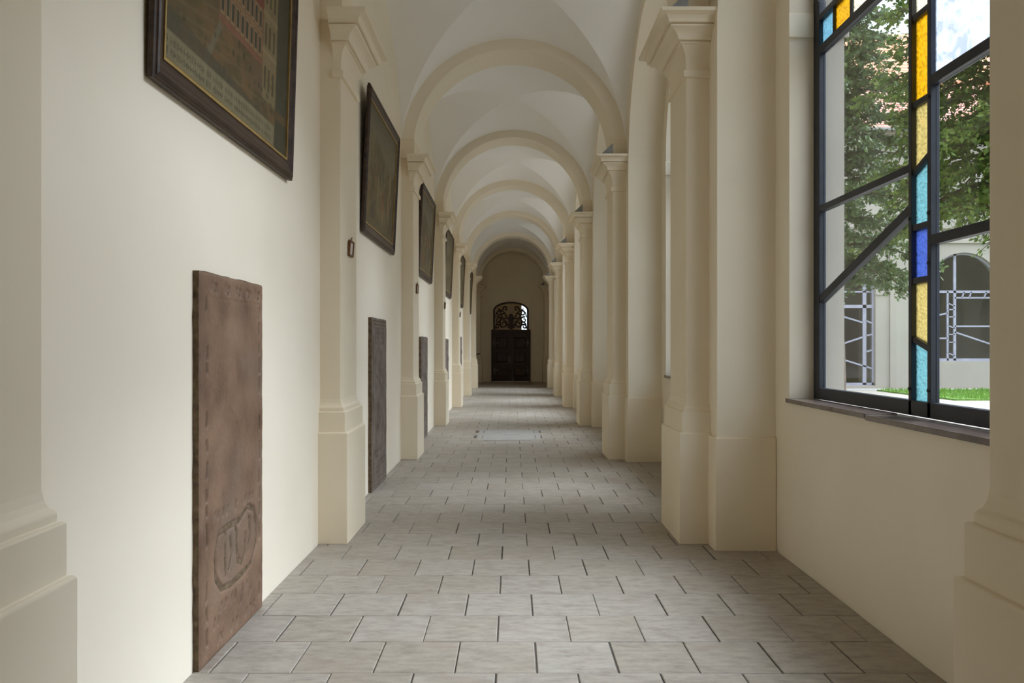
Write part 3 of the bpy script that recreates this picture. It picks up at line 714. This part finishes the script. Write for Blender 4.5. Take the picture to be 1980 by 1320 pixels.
def carve_emblem(U, V, W, Hh):
    H = 0.004*(fbm(U, V, 6, 31)-0.5) + 0.003*(fbm(U, V, 30, 41)-0.5)
    rs = np.random.RandomState(2); b = 0.085
    for u in (b, W-b*0.8):       # worn inscription running up both sides
        v = 0.10
        while v < Hh-0.12:
            L = rs.uniform(0.03,0.11)
            if rs.rand() < 0.72: groove(H, U, V, [(u+rs.uniform(-0.008,0.008),v),(u+rs.uniform(-0.008,0.008),v+L)], 0.011, 0.022)
            v += L+rs.uniform(0.03,0.09)
    for i in range(5):           # inscription along the top
        u = 0.17+0.165*i+rs.uniform(-0.02,0.02); groove(H, U, V, [(u,Hh-0.085),(u+rs.uniform(0.0,0.03),Hh-0.05)], 0.010, 0.016); groove(H, U, V, [(u+0.045,Hh-0.055),(u+0.07,Hh-0.06),(u+0.065,Hh-0.09),(u+0.04,Hh-0.09)], 0.009, 0.014)
    groove(H, U, V, [(0.05,Hh-0.125),(W-0.05,Hh-0.125)], 0.005, 0.004)
    c = W*0.54                   # oval double shield
    L1 = [(c-0.28,0.62),(c-0.33,0.52),(c-0.32,0.40),(c-0.24,0.32),(c-0.10,0.30),(c+0.10,0.305),(c+0.24,0.33),(c+0.32,0.42),(c+0.33,0.54),(c+0.27,0.64),(c+0.18,0.67),(c+0.04,0.62),(c-0.10,0.625),(c-0.28,0.62)]
    groove(H, U, V, L1, 0.014, 0.024); inside = np.hypot((U-c)/0.31, (V-0.485)/0.17) < 1; H -= 0.003*inside
    for pts in ([(c-0.17,0.60),(c-0.18,0.48),(c-0.17,0.38)], [(c-0.02,0.60),(c+0.0,0.56),(c-0.01,0.50),(c+0.02,0.40),(c+0.09,0.37),(c+0.13,0.42),(c+0.14,0.52)], [(c-0.10,0.56),(c-0.08,0.47),(c-0.12,0.40)], [(c+0.20,0.60),(c+0.22,0.50),(c+0.19,0.42)]):
        groove(H, U, V, pts, 0.013, 0.020)
    for vv in (0.72, 0.225, 0.17, 0.07):
        u = 0.18
        while u < W-0.16:
            if rs.rand() < 0.75: groove(H, U, V, [(u,vv-0.015),(u+rs.uniform(0.0,0.025),vv+0.018)], 0.010, 0.018)
            u += rs.uniform(0.05,0.10)
    for i in range(60):
        u, v = rs.uniform(0.1,W-0.1), rs.uniform(0.1,Hh-0.1); groove(H, U, V, [(u,v),(u+0.004,v+0.004)], 0.005, 0.006)
    return H
def carve_figure(seed):
    def fn(U, V, W, Hh):
        H = 0.004*(fbm(U, V, 8, 51+seed)-0.5); rs = np.random.RandomState(seed)
        for m in (0.04, 0.075): groove(H, U, V, [(m,m),(W-m,m),(W-m,Hh-m),(m,Hh-m),(m,m)], 0.006, 0.009)
        c = W/2; top = Hh-0.36
        for i in range(4):   # text lines at the head
            u = 0.13
            while u < W-0.14:
                groove(H, U, V, [(u,Hh-0.13-0.055*i),(u+rs.uniform(-0.008,0.016),Hh-0.10-0.055*i)], 0.006, 0.008); u += rs.uniform(0.025,0.05)
        H += 0.020*np.exp(-((np.hypot((U-c)/0.09, (V-(top-0.06))/0.11))**4))            # head
        H += 0.018*np.exp(-((np.hypot((U-c)/0.27, (V-(top-0.60))/0.48))**6))             # robe
        for i in range(9):
            u = c-0.22+0.055*i; groove(H, U, V, [(u*0.6+c*0.4,top-0.22),(u+0.02*math.sin(i*2.1),top-0.6),(u+0.015*math.sin(i*3),top-1.02)], 0.009, 0.012)
        groove(H, U, V, [(c-0.24,top-0.30),(c-0.05,top-0.42),(c+0.05,top-0.42),(c+0.24,top-0.28)], 0.014, 0.010)
        for i in range(6):
            u = 0.13; vv = 0.10+0.058*i
            while u < W-0.14:
                groove(H, U, V, [(u,vv),(u+rs.uniform(-0.01,0.02),vv+0.032)], 0.006, 0.009); u += rs.uniform(0.022,0.05)
        return H*1.7
    return fn
slab(3.91, 4.89, 1.972, 0.04, carve_emblem, M['slab_brown'], 'red-brown stone grave slab with a carved double shield, nearest on the left wall', (130,260))
slab(8.68, 9.66, 1.915, 0.045, carve_figure(1), M['slab_grey'], 'grey-brown grave slab carved with a robed figure, second from the front', (80,150))
slab(13.39, 14.37, 1.76, 0.045, carve_figure(2), M['slab_grey'], 'third grave slab from the front, partly hidden behind the second left pilaster', (60,110))
slab(18.1, 19.1, 1.77, 0.045, carve_figure(3), M['slab_grey'], 'fourth grave slab from the front, a thin grey strip on the left wall', (40,70))
slab(23.0, 24.1, 1.88, 0.045, carve_figure(4), M['slab_grey'], 'fifth grave slab from the front, a thin dark strip on the left wall', (40,70))
slab(32.4, 33.6, 1.95, 0.045, carve_figure(5), M['slab_grey'], 'most distant grave slab, on the left wall of the dark end bay', (40,70), z0=0.95)
slab(32.6, 33.6, 2.0, 0.045, carve_figure(6), M['slab_brown'], 'brown grave slab on the right wall of the dark end bay', (40,70), wall_x=XR, side=-1, z0=0.9)
# small dark bracket near the end door
r = tag(empty('wall_bracket', (XL, 34.25, 1.27)), 'small dark iron bracket on the left wall beside the end door', 'bracket')
MB().box(0, 0.015, -0.04, 0.04, -0.07, 0.07).build('back_plate', M['darkiron'], r)
mb = MB(); mb.tube([(0.01,0,-0.02),(0.10,0,-0.03),(0.16,0,0.01)], 0.018, 8); mb.build('arm', M['darkiron'], r)
mb = MB(); mb.tube([(0.16,0,0.0),(0.16,0,0.03)], [0.035,0.06], 10); mb.build('cup', M['darkiron'], r)

# ================================================================== COURTYARD
tag(MB().box(XO, 60, -40, 30.3, -0.30, 0.0).build('courtyard_ground', M['gravel']), kind='structure')
tag(MB().box(2.6, 40, 28.9, 29.5, 0.0, 0.02).build('pebble_strip', M['pebble']), kind='structure')
lw = MB().box(13.0, 30, 23.4, 28.4, 0.0, 0.05).build('lawn', M['grass']); tag(lw, 'bright green mown lawn in the courtyard', 'lawn', kind='stuff')
rs = np.random.RandomState(4); nb = 9000; mb = MB()
bx, by = rs.uniform(13.0,24,nb), rs.uniform(23.4,28.4,nb); an = rs.uniform(0,PI,nb); hh = rs.uniform(0.04,0.11,nb)
vs = np.zeros((nb,3,3)); vs[:,0] = np.stack([bx-0.02*np.cos(an),by-0.02*np.sin(an),np.full(nb,0.04)],-1); vs[:,1] = np.stack([bx+0.02*np.cos(an),by+0.02*np.sin(an),np.full(nb,0.04)],-1)
vs[:,2] = np.stack([bx+rs.uniform(-0.03,0.03,nb),by+rs.uniform(-0.03,0.03,nb),0.05+hh],-1)
me = bpy.data.meshes.new('grass_blades'); me.from_pydata(vs.reshape(-1,3).tolist(), [], [(3*i,3*i+1,3*i+2) for i in range(nb)])
tag(link('grass_blades', me, M['blade'], lw), kind='stuff')

# ---- opposite wing with arched windows and a tiled roof
YF = 30.3
bd = tag(empty('cloister_building', (16, YF, 0)), 'pale cloister building across the courtyard with arched windows and red tiled roof', 'building')
AX = [17.2 + BAY*(j-2) for j in range(5)]
off = Vector((-16, -YF, 0))
def place(o): o.location = off; return o
mb = MB(); ops = [(x, 1.40, (0.10 if j == 1 else 1.03), 3.76, 1.40) for j, x in enumerate(AX)]
arch_wall(mb, lambda t,d_,z: (t,d_,z), XO, 32, YF, YF+0.45, -0.05, 9.8, ops, 24)
o = mb.build('facade', M['outer'], bd, recalc=False); place(o)
mb = MB(); mb.box(XO+0.2, 32, 34.6, 34.9, 0, 6); mb.box(XO, 32, YF+0.45, 34.6, 6.0, 6.2); mb.box(31.8, 32, YF+0.45, 34.6, 0, 6); mb.box(XO, 32, YF+0.45, 34.6, -0.2, 0.0); mb.box(XO, 2.7, YF+0.45, 34.6, 0, 6)
place(mb.build('inner_walls', M['dim'], bd))
mb = MB(); mb.box(13.3, 15.0, 34.5, 34.62, 0.05, 3.2); place(mb.build('inner_door', M['door'], bd))
for j in range(6):
    x = AX[0] - BAY/2 + BAY*j
    place(MB().box(x-0.46, x+0.46, YF-0.06, YF, 0, 5.45).build('facade_pilaster', M['outer'], bd, bevel=0.01))
    for s in (-1, 1):
        x2 = x + s*0.73; place(MB().box(x2-0.265, x2+0.265, YF-0.035, YF, 3.55, 3.72).build('impost_band', M['outer'], bd))
for z, p, hgt in ((5.50,0.07,0.16),(6.05,0.10,0.14),(9.42,0.16,0.18),(9.60,0.30,0.16)):
    place(MB().box(XO, 32, YF-p, YF, z, z+hgt).build('cornice_band', M['outer'], bd, bevel=0.02))
# roof courses with a real lip on each row
def roof(name, mat, x0, x1, y0, z0, y1, z1, step, parent, lip=0.05):
    mb = MB(); n_ = int(math.hypot(y1-y0, z1-z0)/step)
    for i in range(n_):
        a, b = i/n_, (i+1)/n_; ya, yb, za, zb = y0+(y1-y0)*a, y0+(y1-y0)*b, z0+(z1-z0)*a, z0+(z1-z0)*b
        mb.add([(x0,ya,za+lip),(x1,ya,za+lip),(x1,yb,zb+0.005),(x0,yb,zb+0.005),(x0,ya,za-0.02),(x1,ya,za-0.02)], [(0,1,2,3),(4,5,1,0)])
    mb.add([(x0,y0,z0),(x1,y0,z0),(x1,y1,z1),(x0,y1,z1),(x0,2*y1-y0,z0),(x1,2*y1-y0,z0)], [(2,3,4,5),(0,3,4),(1,2,5)])
    return mb.build(name, mat, parent, recalc=False)
ro = roof('roof', M['roof'], XO, 32.4, YF-0.45, 9.78, 33.2, 12.5, 0.21, bd); place(ro); tag(ro, kind='stuff')
place(MB().box(XO, 32.4, 33.05, 33.35, 12.45, 12.68).build('ridge_tiles', M['roof2'], bd, bevel=0.08))
place(MB().box(XO, 32.4, YF-0.56, YF-0.44, 9.66, 9.78).build('gutter', M['lead'], bd, bevel=0.03))
# steel windows of that wing: dividers as seen from across the yard
def far_window(door, parent, loc, rz=0):
    root = empty('arched_window', loc, rz, parent)
    fs_ = M['farsteel']; zb = 0.12 if door else 1.05; y0, y1 = 0.0, 0.06
    def seg(ax, az, bx, bz, h=0.06):
        L = math.hypot(bx-ax, bz-az); nx, nz = -(bz-az)/L*h/2, (bx-ax)/L*h/2
        MB().prism([(ax-nx,az-nz),(bx-nx,bz-nz),(bx+nx,bz+nz),(ax+nx,az+nz)], y0, y1, 'y').build('glazing_bar', fs_, root)
    n_ = 20; vs = []; fs = []
    for i in range(n_+1):
        t = PI*i/n_
        for r, y in ((1.33,y0),(1.40,y0),(1.40,y1),(1.33,y1)): vs.append((-r*math.cos(t), y, 3.76+r*math.sin(t)))
    for i in range(n_):
        for j in range(4): fs.append((4*i+j,4*i+(j+1)%4,4*i+4+(j+1)%4,4*i+4+j))
    mb = MB().add(vs, fs); mb.box(-1.40,-1.33,y0,y1,zb,3.76); mb.box(1.33,1.40,y0,y1,zb,3.76); mb.box(-1.40,1.40,y0,y1,zb-0.03,zb+0.08)
    mb.build('frame', fs_, root)
    if door:
        seg(1.05,zb,1.05,5.0,0.14); seg(-1.33,3.12,1.33,3.12,0.12); seg(0.1,3.68,1.33,3.68); seg(-1.33,3.2,1.0,2.50); seg(1.1,2.58,1.33,2.48); seg(-0.2,1.55,1.0,1.95); seg(1.1,2.0,1.33,2.05)
        seg(-0.4,1.28,1.33,0.75); seg(1.1,1.38,1.33,1.45); seg(-0.6,zb,-0.6,3.68); seg(-1.33,3.68,0.1,3.68)
    else:
        seg(-0.55,zb,-0.55,3.70,0.07); seg(-0.28,zb,-0.28,5.12,0.10); seg(-1.33,3.68,1.33,3.68,0.09); seg(-0.28,3.45,1.33,3.45); seg(-1.33,2.70,-0.55,2.86); seg(-1.33,1.90,-0.55,1.90); seg(-0.28,2.36,1.33,2.36); seg(-0.28,2.14,1.33,1.60)
        for i, zz in enumerate((3.25,3.0,2.72,2.40,2.05,1.75,1.35)): seg(-0.55,zz,-0.28,zz-(0.12 if i % 3 == 0 else 0),0.04)
        for xx in (0.0, 0.28, 0.85): seg(xx,3.45,xx+0.08,3.68,0.045)
    pts = [(-1.33,zb+0.05),(1.33,zb+0.05)] + [(1.33*math.cos(PI*i/14), 3.76+1.33*math.sin(PI*i/14)) for i in range(15)]
    MB().prism(pts, 0.027, 0.033, 'y').build('pane', M['clear'], root)
    return root
for j, x in enumerate(AX): w_ = far_window(j == 1, bd, Vector((x, YF+0.15, 0)) + off)
# wing closing the courtyard on its far right side
XE = 32.0
eb = bd
AY = [27.0 - BAY*j for j in range(9)]; eoff = off
mb = MB(); arch_wall(mb, lambda t,d_,z: (d_,t,z), -16, YF, XE, XE+0.45, -0.05, 9.8, [(y, 1.40, 1.03, 3.76, 1.40) for y in AY], 24)
o = mb.build('facade', M['outer'], eb, recalc=False); o.location = eoff
mb = MB(); mb.box(XE+4.3, XE+4.6, -16, YF, 0, 6); mb.box(XE+0.45, XE+4.3, -16, YF, 6.0, 6.2); mb.box(XE+0.45, XE+4.3, -16, YF, -0.2, 0.0); mb.box(XE+0.45, XE+4.3, -16, -15.8, 0, 6)
o = mb.build('inner_walls', M['dim'], eb); o.location = eoff
for z, p, hgt in ((5.50,0.07,0.16),(9.42,0.16,0.18),(9.60,0.30,0.16)):
    o = MB().box(XE-p, XE, -16, YF-0.5, z, z+hgt).build('cornice_band', M['outer'], eb, bevel=0.02); o.location = eoff
o = roof('roof', M['roof'], -(YF), 16, XE-0.45, 9.78, XE+2.9, 12.5, 0.21, eb); o.location = eoff; tag(o, kind='stuff')
me_ = o.data
for v in me_.vertices: v.co = (v.co.y, -v.co.x, v.co.z)
wsrc = None
for y in AY:
    if wsrc is None: wsrc = far_window(False, eb, Vector((XE+0.15, y, 0)) + eoff, -PI/2)
    else:
        c = copy_tree(wsrc, eb); c.location = Vector((XE+0.15, y, 0)) + eoff
# taller house behind, only its roof showing
hb = tag(empty('tall_house', (18, 44, 0)), 'taller house behind the wing with an orange tiled roof', 'building')
o = MB().box(4, 40, 42, 54, 0, 12.6).build('house_wall', M['outer'], hb); o.location = (-18,-44,0)
o = roof('roof', M['roof2'], 3.6, 40.4, 41.6, 12.5, 48, 20.4, 0.3, hb); o.location = (-18,-44,0); tag(o, kind='stuff')

# ---- trees
def tree(name, base, trunk_top, rfun, z0, z1, nlimb, seed, leaf, label, leaf_l, twigs, per_twig):
    rs = np.random.RandomState(seed); rnd = random.Random(seed)
    root = tag(empty(name, base), label, 'tree', 'trees in the courtyard')
    mb = MB(); zt = trunk_top
    tp = [(0.06*math.sin(i*1.3), 0.06*math.cos(i*1.7)-0.06, zt*i/9) for i in range(10)]
    mb.tube(tp, [0.13*(1-i/9)+0.025 for i in range(10)], 10); mb.build('trunk', M['bark'], root, smooth=60)
    P = []; Q = []; bmB = MB()
    for i in range(nlimb):
        z = z0 + (z1-z0)*((i+rnd.random())/nlimb); a = i*2.399 + rnd.uniform(-0.4,0.4); L = rfun(z)*rnd.uniform(0.75,1.12)
        lp = []
        for s_ in range(6):
            t = s_/5; lp.append(Vector((math.cos(a)*L*t, math.sin(a)*L*t, z + L*(0.22*t - 0.48*t*t)) ) + Vector((rnd.uniform(-.04,.04),rnd.uniform(-.04,.04),rnd.uniform(-.03,.03)))*t)
        bmB.tube(lp, [0.028*(1-t/5)+0.005 for t in range(6)], 5)
        for w_ in range(twigs):
            t = rnd.uniform(0.12,1.0); k = min(int(t*5),4); p = lp[k].lerp(lp[k+1], t*5-k)
            ta = a + rnd.choice((-1,1))*rnd.uniform(0.3,1.4); tl = rnd.uniform(0.18,0.48)*(1.2-0.5*t)
            dr_ = Vector((math.cos(ta), math.sin(ta), rnd.uniform(-0.75,0.15)))
            e = p + dr_*tl
            if w_ % 2 == 0: bmB.tube([p, e], [0.006,0.003], 4)
            for l_ in range(per_twig):
                f = (l_+rnd.random())/per_twig; P.append(p.lerp(e, f) + Vector((rnd.gauss(0,.022),rnd.gauss(0,.022),rnd.gauss(0,.022)))); Q.append(dr_)
    bmB.build('branches', M['bark'], root)
    P = np.array([tuple(p) for p in P]); Q = np.array([tuple(q.normalized()) for q in Q]); n_ = len(P)
    side = rs.normal(size=(n_,3)); dirv = Q + 0.9*side; dirv /= np.linalg.norm(dirv,axis=1)[:,None]
    wv = np.cross(dirv, rs.normal(size=(n_,3))); wv /= np.linalg.norm(wv,axis=1)[:,None]
    L = leaf_l*rs.uniform(0.6,1.25,n_)[:,None]; W = L*0.28
    vs = np.stack([P, P+dirv*L*0.5+wv*W, P+dirv*L, P+dirv*L*0.5-wv*W], 1).reshape(-1,3)
    me = bpy.data.meshes.new('foliage'); me.from_pydata(vs.tolist(), [], [(4*i,4*i+1,4*i+2,4*i+3) for i in range(n_)])
    tag(link('foliage', me, leaf, root), kind='stuff'); return root
tree('yew_tree', (5.30, 13.2, 0), 7.3, lambda z: 1.55 if z < 4.7 else 1.1-0.05*(z-4.7), 2.7, 7.2, 90, 3, M['leaf_a'], 'dense grey-green tree just outside the near window, left of the mullions', 0.085, 30, 14)
tree('leafy_tree', (6.35, 9.9, 0), 8.0, lambda z: 1.65 if z < 6.5 else 1.4, 3.3, 8.2, 130, 8, M['leaf_b'], 'bright green tree seen right of the mullions of the near window', 0.08, 36, 15)
print('tiles', n_tiles, 'objects', len(bpy.data.objects))
